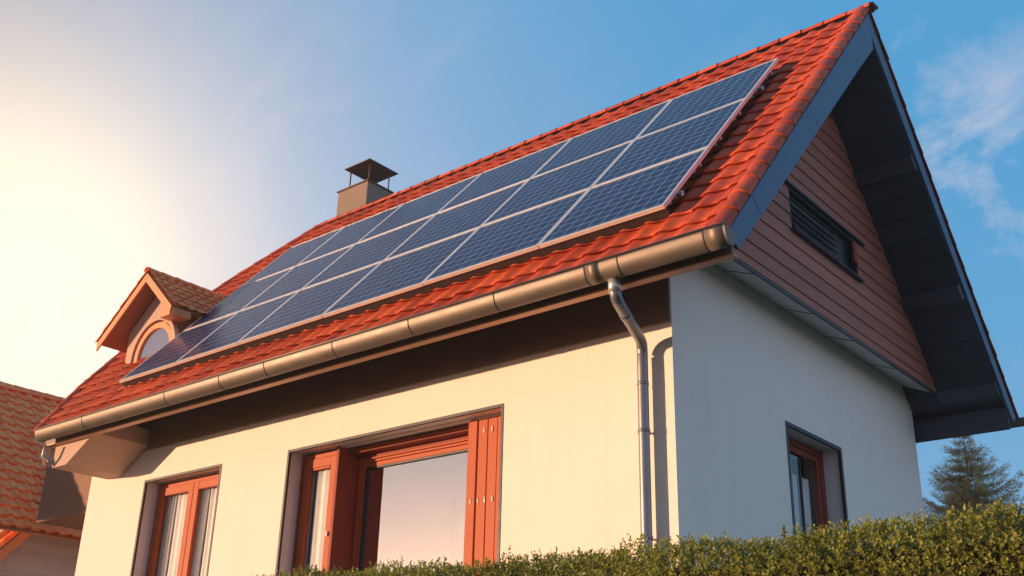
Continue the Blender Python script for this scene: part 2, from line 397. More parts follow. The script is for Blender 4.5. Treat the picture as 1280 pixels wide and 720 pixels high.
for k in range(4):
    a = -2.685 + k*.140
    sh.box(a, a+.133, .235+.004*(k % 2), .275, 2.76, 4.935, random.random())
SH = sh.build('folding_shutter', M['frame'], WA, bevel=.006)
for (x, z, hgt) in ((-2.60, 4.80, .05), (-2.48, 4.80, .045), (-2.56, 4.02, .05), (-2.45, 4.02, .045), (-2.655, 4.02, .03), (-2.755, 4.02, .035)):
    yy = .222 if x < -2.70 else .232
    MB().prism([(x-.008, z-hgt/2), (x, z-hgt/2-.012), (x+.008, z-hgt/2), (x+.006, z+hgt/2), (x, z+hgt/2+.015), (x-.006, z+hgt/2)], 1, yy-.006, yy+.01).build('slot', M['slit'], SH)
MB().box(-5.70, -2.14, .232, .25, 4.950, 4.962).build('drip_rail', M['alu'], WA)
rv = MB(); reveal(rv, PF, HA, .66); rv.build('reveal', M['reveal'], WA)
trim(PF, HA).build('edge_trim', M['trim_dark'], WA)
# ---- window B: two casements
wb = MB(); frame_rect(wb, PF, -8.93, -7.11, 2.76, 4.955, .235, .32, .06)
WB = wb.build('window', M['frame'], house, bevel=.004)
for (a, b) in ((-8.865, -8.02), (-8.012, -7.175)):
    c = MB(); frame_rect(c, PF, a, b, 2.83, 4.89, .215, .285, .115)
    CC = c.build('casement', M['frame'], WB, bevel=.006)
    quad(a+.112, b-.112, .252, 2.94, 4.78).build('pane', M['glass'], CC)
MB().box(-8.93, -7.12, .228, .246, 4.963, 4.973).build('drip_rail', M['alu'], WB)
rv = MB(); reveal(rv, PF, HB, .32); rv.build('reveal', M['reveal'], WB)
trim(PF, HB).build('edge_trim', M['trim_dark'], WB)
# ---- window G in the gable wall
wg = MB(); frame_rect(wg, PG, 2.342, 3.79, 2.92, 4.965, .235, .33, .085)
WG = wg.build('window', M['frame_dark'], house, bevel=.004)
c = MB(); frame_rect(c, PG, 2.43, 3.70, 3.01, 4.875, .25, .31, .07); CC = c.build('casement', M['frame_dark'], WG, bevel=.006)
MB().add([PG(2.5, 3.08, .275), PG(3.63, 3.08, .275), PG(3.63, 4.805, .275), PG(2.5, 4.805, .275)], [(0, 1, 2, 3)]).build('pane', M['glass'], CC)
q = MB(); frame_rect(q, PG, 2.98, 3.26, 3.7, 4.78, .285, .335, .035); q.build('inner_sash', M['trim_dark'], CC)
ubox(MB(), PG, 2.345, 3.79, .228, .24, 4.955, 4.967).build('drip_rail', M['alu'], WG)
rv = MB(); reveal(rv, PG, HG, .32); rv.build('reveal', M['reveal'], WG)
trim(PG, HG, .04).build('edge_trim', M['trim_dark'], WG)
# rooms behind the windows
rm = MB()
for (x0, x1, y0, y1) in ((-9.3, -6.7, .72, 3.2), (-6.2, -1.6, .72, 3.6)):
    z0, z1 = 2.3, 5.3
    rm.add([(x0, y1, z0), (x1, y1, z0), (x1, y1, z1), (x0, y1, z1)], [(0, 1, 2, 3)])
    for x in (x0, x1): rm.add([(x, y0, z0), (x, y1, z0), (x, y1, z1), (x, y0, z1)], [(0, 1, 2, 3)])
    for z in (z0, z1): rm.add([(x0, y0, z), (x1, y0, z), (x1, y1, z), (x0, y1, z)], [(0, 1, 2, 3)])
x1, x0 = -.42, -1.5
rm.add([(x0, 1.9, 2.5), (x0, 4.3, 2.5), (x0, 4.3, 5.3), (x0, 1.9, 5.3)], [(0, 1, 2, 3)])
for y in (1.9, 4.3): rm.add([(x0, y, 2.5), (x1, y, 2.5), (x1, y, 5.3), (x0, y, 5.3)], [(0, 1, 2, 3)])
for z in (2.5, 5.3): rm.add([(x0, 1.9, z), (x1, 1.9, z), (x1, 4.3, z), (x0, 4.3, z)], [(0, 1, 2, 3)])
rm.build('room_wall', M['room'], house)
curtain('curtain', PF, -5.60, -5.50, 2.8, 4.74, .300, 2, M['curtain_grey'], 'grey net curtain at the left of the narrow casement in the big window')
curtain('curtain', PF, -5.49, -5.06, 2.8, 4.74, .300, 3, M['curtain'], 'cream curtain filling the narrow casement of the big window')
curtain('curtain', PF, -8.76, -8.52, 2.8, 4.80, .300, 4, M['curtain_grey'], 'grey curtain in the left casement of the two-casement window')
curtain('curtain', PF, -8.51, -8.10, 2.8, 4.80, .304, 3, M['curtain'], 'cream curtain beside the middle post of the two-casement window')
curtain('curtain', PF, -7.93, -7.74, 2.8, 4.80, .300, 5, M['curtain_grey'], 'grey curtain in the right casement of the two-casement window')
curtain('curtain', PF, -7.73, -7.25, 2.8, 4.80, .304, 4, M['curtain'], 'cream curtain at the far right of the two-casement window')
curtain('curtain', PG, 2.75, 3.62, 2.9, 4.6, .37, 7, M['curtain'], 'beige half-height curtain behind the shaded window in the gable wall')

# ---- roof decks (dark structure below the tiles) with left edge following the verge
def slab(mb, front, d0, d1, vmax=None, xr=XV-.03):
    Lx = LF if front else LB; N_ = 10; vm = Lx - (0.0)
    prev = None
    for i in range(N_+1):
        v = vm*i/N_; xl = left_edge(v*LF/Lx)+.02
        def pt(x, d):
            if front: y = EY + v*CF + d*SF; z = EZ + v*SF - d*CF
            else: y = BY - v*CBk - d*SBk; z = BZ + v*SBk - d*CBk
            return (x, y, z)
        cur = [pt(xl, d0), pt(xr, d0), pt(xr, d1), pt(xl, d1)]
        if prev:
            mb.add(prev+cur, [(0, 1, 5, 4), (1, 2, 6, 5), (2, 3, 7, 6), (3, 0, 4, 7)])
        if i in (0, N_): mb.add(cur, [(0, 1, 2, 3)])
        prev = cur
    return mb
rf = MB(); slab(rf, True, .045, .075); slab(rf, False, .045, .075)
ROOF = rf.build('roof', M['soffit_dark'], house)
t = MB(); nc = 44; cw = (XV+.0+11.35)/46
rows = 19; rh = (LF-.04)/rows
tiles(t, (-11.35, EY-.02*CF, EZ-.02*SF), (1, 0, 0), (0, CF, SF), 46, rows, cw, rh, clip=lambda u, v: -11.35+u > left_edge(v) + .02)
t.build('front_tiles', M['tile'], ROOF)
t = MB(); rb = 18; rhb = (LB-.04)/rb
tiles(t, (XV, BY+.02*CBk, BZ-.02*SBk), (-1, 0, 0), (0, -CBk, SBk), 46, rb, cw, rhb, ns=7, clip=lambda u, v: XV-u > left_edge(v*LF/LB) + .02)
t.build('back_tiles', M['tile'], ROOF)
# verge tiles both sides, ridge caps
cv = MB()
caps(cv, (XV-.075, EY-.03+.035*SF, EZ-.02-.035*CF), (XV-.075, RY-.02+.035*SF, RZ-.035*CF), (0, -SF, CF), 19, .115, arc=150)
caps(cv, (XV-.055, BY+.03, BZ-.02), (XV-.055, RY+.02, RZ-.0), (0, SBk, CBk), 18, .085)
cv.build('verge_tiles', M['tile'], ROOF)
cr = MB(); caps(cr, (XV+.03, RY, RZ-.005), (-9.42, RY, RZ-.015), (0, 0, 1), 34, .085, arc=190)
cr.build('ridge_tiles', M['tile'], ROOF)
lv = MB()
for (v0, v1) in ((0, 1.3), (1.3, 2.45), (2.45, 4.8), (4.8, 6.25)):
    a = Vector((left_edge(v0)+.05, EY+v0*CF, EZ+v0*SF)); b = Vector((left_edge(v1)+.05, EY+v1*CF, EZ+v1*SF))
    caps(lv, a, b, (0, -SF, CF), max(3, int((b-a).length/.33)), .075)
lv.build('left_verge_tiles', M['tile'], ROOF)
rk = MB().tube([(XV+.05, RY, RZ+.075), (XV+.10, RY+.02, RZ-.02)], .03, 8); rk.build('finial', M['rust'], ROOF)

# ---- underside boards of both slopes (visible in the gable overhang and below the front eave)
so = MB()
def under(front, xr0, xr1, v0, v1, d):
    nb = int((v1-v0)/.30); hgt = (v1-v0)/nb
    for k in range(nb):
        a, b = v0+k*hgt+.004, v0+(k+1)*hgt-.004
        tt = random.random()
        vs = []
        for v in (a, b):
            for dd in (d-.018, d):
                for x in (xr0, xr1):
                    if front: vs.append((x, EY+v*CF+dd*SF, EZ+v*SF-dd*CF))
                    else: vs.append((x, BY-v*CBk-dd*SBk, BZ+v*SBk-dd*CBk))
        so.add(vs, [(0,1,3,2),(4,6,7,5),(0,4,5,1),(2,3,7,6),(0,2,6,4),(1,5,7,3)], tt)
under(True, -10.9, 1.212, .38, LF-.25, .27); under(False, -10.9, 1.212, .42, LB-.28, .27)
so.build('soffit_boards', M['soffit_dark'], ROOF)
# rafter beams of the far overhang: run from the cladding to the barge board
for (y, z) in ((4.14, 8.66), (5.33, 7.24), (6.33, 6.18)):
    MB().obox(((XS+1.21)/2, y, z), (1, 0, 0), (0, -CBk, SBk), (0, SBk, CBk), (1.212-XS)/2, .10, .06).build('beam', M['beam'], ROOF, bevel=.006)

# ---- barge boards (widening to the apex, three butted lengths) 
def barge(front, x0, x1, w0, w1, top, name='barge_board'):
    mb = MB(); Lx = LF if front else LB; cuts = [0, .115, .47, .80, 1.0] if front else [0, .3, .6, 1.0]
    for a, b in zip(cuts, cuts[1:]):
        va, vb = a*Lx+.003, b*Lx-.003
        if b == 1.0: vb = Lx
        pl = []
        def pt(v, d): return (EY+v*CF+d*SF, EZ+v*SF-d*CF) if front else (BY-v*CBk-d*SBk, BZ+v*SBk-d*CBk)
        wa_, wb_ = w0+(w1-w0)*a, w0+(w1-w0)*b
        p = [pt(va, top), pt(vb, top), pt(vb, wb_), pt(va, wa_)]
        # keep the apex joint vertical: clip at y = RY
        if b == 1.0:
            T = TF if front else -TB
            ytop = RY; ztop = (RZ-top/CF) if front else (RZ-top/CBk); zbot = (RZ-wb_/CF) if front else (RZ-wb_/CBk)
            p = [pt(va, top), (RY, ztop), (RY, zbot), pt(va, wa_)]
        if a == 0:
            y0, z0 = pt(va, top); yb, zb_ = pt(va, wa_)
            p[3] = (y0+(.16 if front else -.16), zb_+.02 if front else zb_+.02)
        mb.prism(p, 0, x0, x1)
    return mb.build(name, M['barge'], house, bevel=.003)
barge(True, 1.213, 1.247, .235, .40, .03)
barge(False, 1.213, 1.243, .21, .26, .03)
# ---- fascia boards and slim front lip
MB().box(-10.15, 1.21, -.985, -.955, 5.47, 5.74).build('fascia', M['fascia'], house, bevel=.004)
MB().box(-10.15, 1.235, -1.0, -.905, 5.448, 5.469).build('drip_edge', mat('sunlit_orange_lip', (.50, .26, .16), .45, metal=.4), house, bevel=.004)  # lip coloured lighter orange, the low sunlight put into its colour
MB().box(WL+.01, -.003, -.032, -.003, 5.435, 6.30).build('eave_shade_board', mat('dark_brown_eave_shade', (.25, .14, .10), .65, noise=.15, nscale=3), house, bevel=.004)  # dark board added to stand for the eave's shade on the wall head
MB().box(-10.15, 1.212, 6.60, 6.64, 5.665, 5.98).build('rear_fascia', M['beam'], house, bevel=.004)
# ---- gable soffit and cladding
gs = MB(); ys = [-.62, 1.096, 2.513, 3.646, 4.951, 6.42]
for a, b in zip(ys, ys[1:]): gs.prism([(.003, ZT), (XS-.025, ZS+.02), (XS-.025, ZS+.045), (.003, ZT+.03)], 1, a+.007, b-.007)
for a in ys[1:-1]: MB().prism([(.01, ZT-.006), (XS-.03, ZS+.015), (XS-.03, ZS+.04), (.01, ZT+.02)], 1, a-.011, a+.011).build('joint_strip', M['seam'], house)
gs.build('gable_soffit', M['soffit_grey'], house, bevel=.003)
MB().box(XS-.022, XS+.012, -.62, 6.44, ZS-.01, ZS+.055).build('gable_fascia', mat('dark_blue_drip_board', (.05, .06, .085), .5), house, bevel=.004)
sd = MB(); bh = .14
AW = (1.96, 3.84, 7.083, 7.637)
k = 0; bh = .1868
while True:
    z0 = 6.336 + (k-1)*bh; z1 = z0 + bh
    if k == 0: z0 = ZS+.02
    ya0 = EY + (z0-EZ+.262/CF)/TF; yb0 = RY + (RZ-z0-.262/CBk)/TB
    ya1 = EY + (z1-EZ+.262/CF)/TF; yb1 = RY + (RZ-z1-.262/CBk)/TB
    if yb1 - ya1 < .05: break
    ya0 = max(ya0, -.62); ya1 = max(ya1, -.62)
    tt = random.random()
    segs = [(ya0, yb0, ya1, yb1)]
    if z0 < AW[3]-.02 and z1 > AW[2]+.02: segs = [(ya0, AW[0], ya1, AW[0]), (AW[1], yb0, AW[1], yb1)]
    for (p0, p1, q0, q1) in segs:
        xo, xi = XS+.020, XS+.004      # lower edge stands proud
        vs = [(xo, p0, z0), (xo, p1, z0), (xi, q1, z1+.006), (xi, q0, z1+.006), (XS-.02, p0, z0), (XS-.02, p1, z0), (XS-.02, q1, z1), (XS-.02, q0, z1)]
        sd.add(vs, [(0, 1, 2, 3), (0, 4, 5, 1), (4, 7, 6, 5), (1, 5, 6, 2), (0, 3, 7, 4), (3, 2, 6, 7)], tt)
    k += 1
sd.build('cladding', M['siding'], house)
# attic window
PS = lambda u, z, d: (XS-d, u, z)
aw = MB(); frame_rect(aw, PS, AW[0], AW[1], AW[2]+.0, AW[3], -.012, .09, .03)
AWO = aw.build('attic_window', M['trim_dark'], house, bevel=.003)
MB().add([PS(AW[0], AW[2], .07), PS(AW[1], AW[2], .07), PS(AW[1], AW[3], .07), PS(AW[0], AW[3], .07)], [(0, 1, 2, 3)]).build('pane', mat('dark_attic_board', (.02, .02, .025), .5), AWO)
lb = MB()
for j in range(5): 
    z = AW[2]+.09+j*.085
    lb.obox((XS-.01, (AW[0]+3.30)/2, z), (0, 1, 0), (1, 0, -.6), (.6, 0, 1), (3.30-AW[0])/2-.05, .030, .005)
lb.build('louvre', M['trim_dark'], AWO)
MB().box(XS+.02, XS+.055, AW[0]-.10, AW[1]+.22, AW[3], AW[3]+.03).build('hood', M['trim_dark'], AWO, bevel=.003)
MB().box(XS+.0, XS+.075, AW[0]-.02, AW[1]+.03, AW[2]-.022, AW[2]-.004).build('sill', M['beam'], AWO, bevel=.003)
MB().box(XS+.005, XS+.04, AW[1]-.13, AW[1]-.035, AW[2]+.20, AW[3]-.05).build('shutter', M['frame_dark'], AWO, bevel=.003)

# ---- gutters
def gutter(xa, xb, yc, zr, r, sgn, name):
    mb = MB(); K = 20; pr = []
    # outer half-round, slightly deep, with a rolled front bead
    for k in range(K+1):
        a = math.pi*k/K; pr.append((yc - sgn*r*math.cos(a), zr - r*1.45*math.sin(a)))
    inn = [(yc + (p[0]-yc)*.93, zr + (p[1]-zr)*.95) for p in pr][::-1]
    poly = pr + inn
    n_ = len(poly); vs = [(xa, *p) for p in poly] + [(xb, *p) for p in poly]
    mb.add(vs, [(i, (i+1) % n_, n_+(i+1) % n_, n_+i) for i in range(n_)], smooth=True)
    for x in (xa, xb):
        K2 = len(pr); mb.add([(x, *p) for p in pr], [tuple(range(K2))])
    mb.tube([(xa, yc-sgn*r, zr+.004), (xb, yc-sgn*r, zr+.004)], .011, 10)
    G = mb.build(name, M['gutter'], house)
    return G, pr
GY, GZ, GR = -1.165, 5.612, .108
G, pr = gutter(-9.95, 1.31, GY, GZ, GR, 1, 'gutter')
def band(x, w_, parent, m, off=.004):
    mb = MB(); vs = []
    for xx in (x-w_/2, x+w_/2):
        for (y, z) in pr: vs.append((xx, GY+(y-GY)*(1+off/GR), GZ+(z-GZ)*(1+off/GR)+.001))
    K2 = len(pr); mb.add(vs, [(k, k+1, K2+k+1, K2+k) for k in range(K2-1)], smooth=True)
    o = mb.build('joint_band', m, parent); s_ = o.modifiers.new('t', 'SOLIDIFY'); s_.thickness = .004; return o
for x in (-8.68, -6.72, -5.58, -4.72, -3.54, -2.37, -1.21, -.13, .02, .23, 1.10): band(x, .014, G, M['seam'], .003)
band(-.055, .13, G, M['gutter'], .002); band(1.2, .18, G, M['gutter'], .002)
for x in np.arange(-9.6, 1.2, .82):
    MB().box(x, x+.025, GY-GR-.006, GY+GR+.02, GZ+.012, GZ+.016).build('bracket', M['seam'], G)
G2, _ = gutter(-9.9, 1.34, BY+.07, BZ-.005, .075, -1, 'rear_gutter')
# ---- downpipe
dp = MB()
def smooth_path(pts, n=6):
    P_ = [Vector(p) for p in pts]; out = []
    P_ = [P_[0]] + P_ + [P_[-1]]
    for i in range(1, len(P_)-2):
        for k in range(n):
            t_ = k/n; a, b, c, d = P_[i-1], P_[i], P_[i+1], P_[i+2]
            out.append(.5*((2*b) + (c-a)*t_ + (2*a-5*b+4*c-d)*t_*t_ + (3*b-a-3*c+d)*t_**3))
    out.append(P_[-1]); return out
path = smooth_path([(.10, -1.12, 5.46), (.105, -1.12, 5.36), (.09, -1.06, 5.285), (.0, -.82, 5.265), (-.16, -.40, 5.25), (-.24, -.18, 5.225), (-.272, -.115, 5.13), (-.272, -.115, 5.0), (-.272, -.115, 4.0), (-.272, -.115, 0.05)])
dp.tube(path, .054, 24); DP = dp.build('downpipe', M['pipe'], house)
MB().tube([(.10, -1.12, 5.475), (.104, -1.12, 5.335)], .059, 24).build('collar', M['pipe_pale'], DP)
for (p, q_) in (((-.0, -.82, 5.265), (-.03, -.75, 5.262)), ((-.272, -.115, 4.83), (-.272, -.115, 4.80))):
    MB().tube([p, q_], .0575, 24).build('joint_ring', M['pipe'], DP)
for z in (4.35, 3.35, 2.0):
    b_ = MB().tube([(-.272, -.115, z-.015), (-.272, -.115, z+.015)], .060, 24); b_.box(-.282, -.262, -.115, .0, z-.008, z+.008)
    b_.build('pipe_clamp', M['pipe'], DP)

# ---- boxed eave return at the far left, flashing, side bay
MB().prism([(-8.95, 5.50), (-8.95, 5.74), (-9.98, 5.74), (-9.98, 5.13), (-9.60, 5.13)], 1, -.90, -.004).build('eave_box', mat('pale_brown_boxing', (.46, .29, .22), .7), house, bevel=.004)
fl = MB(); vs = []
for i in range(9):
    for j in range(5):
        vs.append((-9.98-.03*j+.02*math.sin(i*1.7+j), -.95+.035*i-.02*j, 5.13+.05*j+.035*math.sin(i*2.1+j*1.3)+.02*i))
fl.add(vs, [(i*5+j, i*5+j+1, (i+1)*5+j+1, (i+1)*5+j) for i in range(8) for j in range(4)])
f_ = fl.build('flashing', M['flash'], house); f_.modifiers.new('t', 'SOLIDIFY').thickness = .006
bk = MB()
bk.tube([(-9.9, -1.1, 5.42), (-9.96, -1.08, 5.27), (-10.03, -1.0, 5.16)], .022, 8); bk.build('bracket_rod', M['flash'], house)
MB().box(-12.95, WL-.004, .5, 4.2, 4.86, 6.12).build('side_bay', M['brown_wall'], house, bevel=.01)

# ---- chimney
ch = MB(); ch.box(-9.12, -8.31, 3.2, 3.82, 9.4, 11.10)
CH = ch.build('chimney', M['chimney'], house, bevel=.008)
ms = MB()
ms.box(-9.123, -8.307, 3.197, 3.823, 10.585, 10.592)
ms.build('mortar_joint', M['rust'], CH)
MB().box(-9.145, -8.285, 3.175, 3.845, 11.10, 11.125).build('crown_slab', M['rust'], CH, bevel=.003)
for (x, y) in ((-8.36, 3.26), (-8.36, 3.76), (-8.88, 3.26), (-8.88, 3.76)):
    MB().tube([(x, y, 11.12), (x, y, 11.52)], .014, 8).build('post', M['rust'], CH)
cp = MB(); zc = 11.50; cx, cy, hx, hy = -8.575, 3.50, .345, .37
cp.add([(cx-hx, cy-hy, zc), (cx+hx, cy-hy, zc), (cx+hx, cy+hy, zc), (cx-hx, cy+hy, zc), (cx-hx, cy-hy, zc+.015), (cx+hx, cy-hy, zc+.015), (cx+hx, cy+hy, zc+.015), (cx-hx, cy+hy, zc+.015), (cx, cy, zc+.05)],
       [(3, 2, 1, 0), (0, 1, 5, 4), (1, 2, 6, 5), (2, 3, 7, 6), (3, 0, 4, 7), (4, 5, 8), (5, 6, 8), (6, 7, 8), (7, 4, 8)])
cp.build('cap', M['rust'], CH)

# ---- dormer at the far left of the roof
DX, DZ = -9.42, 8.34; DYF = -.21; XL_, ZL_ = -10.60, 7.40; XR_, ZR_ = -8.58, 7.59
def yroof(z): return EY + (z-EZ)/TF
dw = MB()
sl = (DZ-ZL_)/(DX-XL_); sr = (DZ-ZR_)/(XR_-DX)
wxl, wxr = -10.20, -8.92; YW = .08
dz = .14
topz = lambda x: (DZ-dz-(DX-x)*sl) if x < DX else (DZ-dz-(x-DX)*sr)
poly = [(wxl, 6.55), (wxr, 6.55), (wxr, topz(wxr)), (DX, DZ-dz), (wxl, topz(wxl))]
dw.add([(x, YW, z) for x, z in poly], [tuple(range(5))])
for x in (wxl, wxr): dw.add([(x, YW, 6.55), (x, 1.6, 6.55), (x, 1.6, topz(x)), (x, YW, topz(x))], [(0, 1, 2, 3)])
DW = dw.build('dormer', M['dormer_wall'], house)
DW2 = MB()
for k_ in range(8): DW2.box(wxr, wxr+.02+.0, YW+.02, 1.5, 6.62+k_*.13, 6.73+k_*.13, random.random())
DW2.build('side_cladding', mat('brown_dormer_boards', (.24, .11, .07), .7, tint=.2), DW)
def dormer_roof():
    mb = MB()
    for (ex, ez) in ((XL_, ZL_), (XR_, ZR_)):
        a = Vector((DX, 0, DZ)); b = Vector((ex, 0, ez)); nrm = Vector((a.z-b.z, 0, -(a.x-b.x))); nrm = nrm.normalized(); 
        if nrm.z < 0: nrm = -nrm
        y1a, y1b = yroof(DZ)+.15, yroof(ez)+.15
        for off0, off1 in ((.0, -.045),):
            P_ = [Vector((DX, DYF, DZ))+nrm*off0, Vector((ex, DYF, ez))+nrm*off0, Vector((ex, y1b, ez))+nrm*off0, Vector((DX, y1a, DZ))+nrm*off0]
            Q_ = [p - nrm*.05 for p in P_]
            mb.add(P_+Q_, [(0, 1, 2, 3), (7, 6, 5, 4), (0, 4, 5, 1), (1, 5, 6, 2), (2, 6, 7, 3), (3, 7, 4, 0)])
    return mb
DR = dormer_roof().build('dormer_roof', mat('orange_brown_soffit', (.33, .13, .06), .7), DW)
dt = MB()
# right slope (faces +x): u runs towards -y so that v goes up
Vr = Vector((DX-XR_, 0, DZ-ZR_)); nr = 6
tiles(dt, (XR_+.03, DYF, ZR_+.0), (0, 1, 0), Vr, 11, nr, .17, Vr.length/nr, amp=.022, step=.022, scal=.02, ns=7,
      clip=lambda u, v: DYF+u < yroof(ZR_ + v*Vr.normalized().z)+.16)
Vl = Vector((DX-XL_, 0, DZ-ZL_)); nl = 8
tiles(dt, (XL_-.03, 1.66, ZL_), (0, -1, 0), Vl, 11, nl, .17, Vl.length/nl, amp=.022, step=.022, scal=.02, ns=7,
      clip=lambda u, v: 1.66-u < yroof(ZL_ + v*Vl.normalized().z)+.16)
caps(dt, (DX, DYF-.03, DZ+.015), (DX, yroof(DZ)+.1, DZ+.015), (0, 0, 1), 6, .065)
caps(dt, (XL_-.02, DYF, ZL_+.01), (DX, DYF, DZ+.02), (-.6, 0, 1), 6, .05)
# main roof's tiles, brightened to orange for the warm glow on this side
for o_ in (dt,): o_.build('dormer_tiles', M['tile2'], DW)
db = MB()
for (ex, ez, s_) in ((XL_, ZL_, -1), (XR_, ZR_, 1)):
    p = [(DX, DZ-.02), (ex, ez-.02), (ex-s_*.02, ez-.15), (DX, DZ-.17)]
    db.prism(p, 1, DYF-.03, DYF-.003)
db.build('dormer_barge_board', M['orange_wood'], DW, bevel=.004)
MB().obox(((wxr+XR_)/2+.02, -.05, 7.50), (1, 0, 0), (0, 1, 0), (0, 0, 1), .17, .16, .05).build('corbel', M['orange_wood'], DW, bevel=.004)
# arched window
ax_, az_, ar = -9.34, 7.02, .47
def ring(r0, r1, y0, y1, base):
    mb = MB(); K = 20; vs = []
    pts = [(-1, base-az_)] + [(math.cos(math.pi-math.pi*k/K), math.sin(math.pi-math.pi*k/K)) for k in range(K+1)] + [(1, base-az_)]
    def sc_(p, r, i): return (ax_+p[0]*r, az_+(p[1]*r if 0 < i < len(pts)-1 else p[1]))
    for i, p in enumerate(pts):
        o1 = sc_(p, r0, i); o2 = sc_(p, r1, i)
        vs += [(o1[0], y0, o1[1]), (o2[0], y0, o2[1]), (o2[0], y1, o2[1]), (o1[0], y1, o1[1])]
    n_ = len(pts); fs = []
    for i in range(n_-1):
        for q_ in range(4): fs.append((i*4+q_, i*4+(q_+1) % 4, (i+1)*4+(q_+1) % 4, (i+1)*4+q_))
    mb.add(vs, fs); return mb
AR = ring(ar+.05, ar-.04, YW-.05, YW+.02, 6.55).build('arched_window', M['orange_wood'], DW, bevel=.003)
ring(ar+.15, ar+.08, YW-.08, YW+.0, 6.55).build('arch_moulding', M['dormer_wall'], DW, bevel=.003)
pm = MB(); K = 20; pp = [(ax_-(ar-.04), 6.55)] + [(ax_+math.cos(math.pi-math.pi*k/K)*(ar-.04), az_+math.sin(math.pi*k/K)*(ar-.04)) for k in range(K+1)] + [(ax_+(ar-.04), 6.55)]
pm.add([(x, YW-.02, z) for x, z in pp], [tuple(range(len(pp)))])
pm.build('arched_pane', glass_mat('pale_dormer_glass', .55), DW)

# ================================================================== SOLAR PANELS
KX = [0, .981, 2.041, 3.131, 4.195, 5.086, 6.0]
PX1, PX2, U1, U2 = .47, -8.66, .60, 4.78
PO = .17
def roofp(x, v, off): return Vector((x, EY+v*CF-off*SF, EZ+v*SF+off*CF))
rowname = {0: 'bottom', 1: 'middle', 2: 'top'}
colname = ['at the right end of the array', 'second from the right end', 'third from the right end', 'third from the left end', 'second from the left end', 'at the left end of the array']
Rm = Matrix(((1, 0, 0), (0, CF, -SF), (0, SF, CF)))
for c in range(6):
    xa = PX1 + (PX2-PX1)*KX[c+1]/6; xb = PX1 + (PX2-PX1)*KX[c]/6
    for r in range(3):
        va = U1 + (U2-U1)*r/3; vb = U1 + (U2-U1)*(r+1)/3
        wd, hg = xb-xa-.012, vb-va-.012
        e = empty('solar_panel', roofp((xa+xb)/2, (va+vb)/2, PO+random.uniform(-.002, .002)), 'blue solar panel in the %s row, %s' % (rowname[r], colname[c]), 'solar panel', 'solar panels in three rows on the roof')
        e.rotation_euler = (math.atan(TF)+random.uniform(-.002, .002), 0, random.uniform(-.001, .001))
        fr = MB(); T = .026
        for (x0, x1_, y0, y1) in ((-wd/2, -wd/2+T, -hg/2, hg/2), (wd/2-T, wd/2, -hg/2, hg/2), (-wd/2+T, wd/2-T, -hg/2, -hg/2+T), (-wd/2+T, wd/2-T, hg/2-T, hg/2)):
            fr.box(x0, x1_, y0, y1, -.042, .0)
        def child(mb, name, m, bevel=0):
            o = mb.build(name, m, None, bevel=bevel); o.parent = e; o.location = (0, 0, 0); return o
        child(fr, 'frame', M['alu'], .0015)
        child(MB().box(-wd/2+T-.002, wd/2-T+.002, -hg/2+T-.002, hg/2-T+.002, -.012, -.004), 'cells', M['pv'])
# mounting rails with clamps
for i, v in enumerate((U1+.35, U1+1.10, U1+1.80, U1+2.52, U1+3.22, U2-.32)):
    has_clamp = i in (0, 4)
    rl = MB(); c0 = roofp((PX1+PX2)/2, v, PO-.068)
    rl.obox(c0, (1, 0, 0), (0, CF, SF), (0, -SF, CF), (PX1-PX2)/2-.03, .02, .022)
    for x in np.arange(PX2+.2, PX1, 1.1):
        rl.obox(roofp(x, v, PO-.10), (1, 0, 0), (0, CF, SF), (0, -SF, CF), .015, .03, .03)
    o = rl.build('mounting_rail', M['alu'], None, origin=tuple(c0))
    tag(o, 'aluminium mounting rail under the %s of the %s row of solar panels' % ('lower half' if i % 2 == 0 else 'upper half', rowname[i//2]), 'rail', 'mounting rails under the panels')
    cl = MB(); cc = roofp(PX1+.02, v, PO-.06)
    cl.obox(cc, (1, 0, 0), (0, CF, SF), (0, -SF, CF), .035, .025, .02); cl.tube([cc+Vector((.03, -.01, 0)), cc+Vector((.045, -.03, -.05))], .012, 8)
    if not has_clamp: continue
    oc = cl.build('clamp', M['pipe'], None); oc.parent = o; oc.location = -Vector(c0)

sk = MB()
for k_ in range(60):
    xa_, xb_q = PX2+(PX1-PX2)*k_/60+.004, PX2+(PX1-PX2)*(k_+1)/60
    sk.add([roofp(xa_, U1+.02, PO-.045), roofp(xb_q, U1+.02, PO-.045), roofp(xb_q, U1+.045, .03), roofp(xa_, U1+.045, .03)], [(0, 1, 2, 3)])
o = sk.build('gap_shade_strip', mat('black_gap_shade', (.035, .02, .018), .8), None, origin=tuple(roofp((PX1+PX2)/2, U1, 0)))  # dark strip added to stand for the shade under the panels
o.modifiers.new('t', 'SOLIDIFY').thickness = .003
tag(o, 'dark strip standing for the shade in the gap below the lower edge of the solar array', 'shade strip')

# ================================================================== NEIGHBOUR
nb = empty('neighbour_house', (-19, 4, 0), 'neighbouring house at the left edge with orange tiled roof and mauve board siding', 'house')
NXW = -16.0
sb = MB()
VA = Vector((-15.75, 1.30, 4.80)); VB = Vector((-15.75, 2.10, 5.70))
dirv = (VB-VA).normalized()
apex = VA + dirv*2.4
for k_ in range(60):
    z0 = .3 + k_*.115
    if z0 > apex.z-.2: break
    # left boundary follows the verge
    yl = VA.y + (z0 - VA.z)/dirv.z*dirv.y + .02 if z0 > VA.z-2 else -1.5
    yl = max(yl, -1.4)
    sb.add([(NXW+.014, yl, z0), (NXW+.014, 5.6, z0), (NXW, 5.6, z0+.118), (NXW, yl+.08, z0+.118)], [(0, 1, 2, 3)], random.random())
sb.box(-23, NXW-.01, -1.4, 9, 0, 4.2); sb.prism([(-1.4, 4.2), (5.6, 4.2), (5.6, 5.3), (apex.y, apex.z-.15), (-1.1, 3.0)], 0, -17.5, NXW-.005)
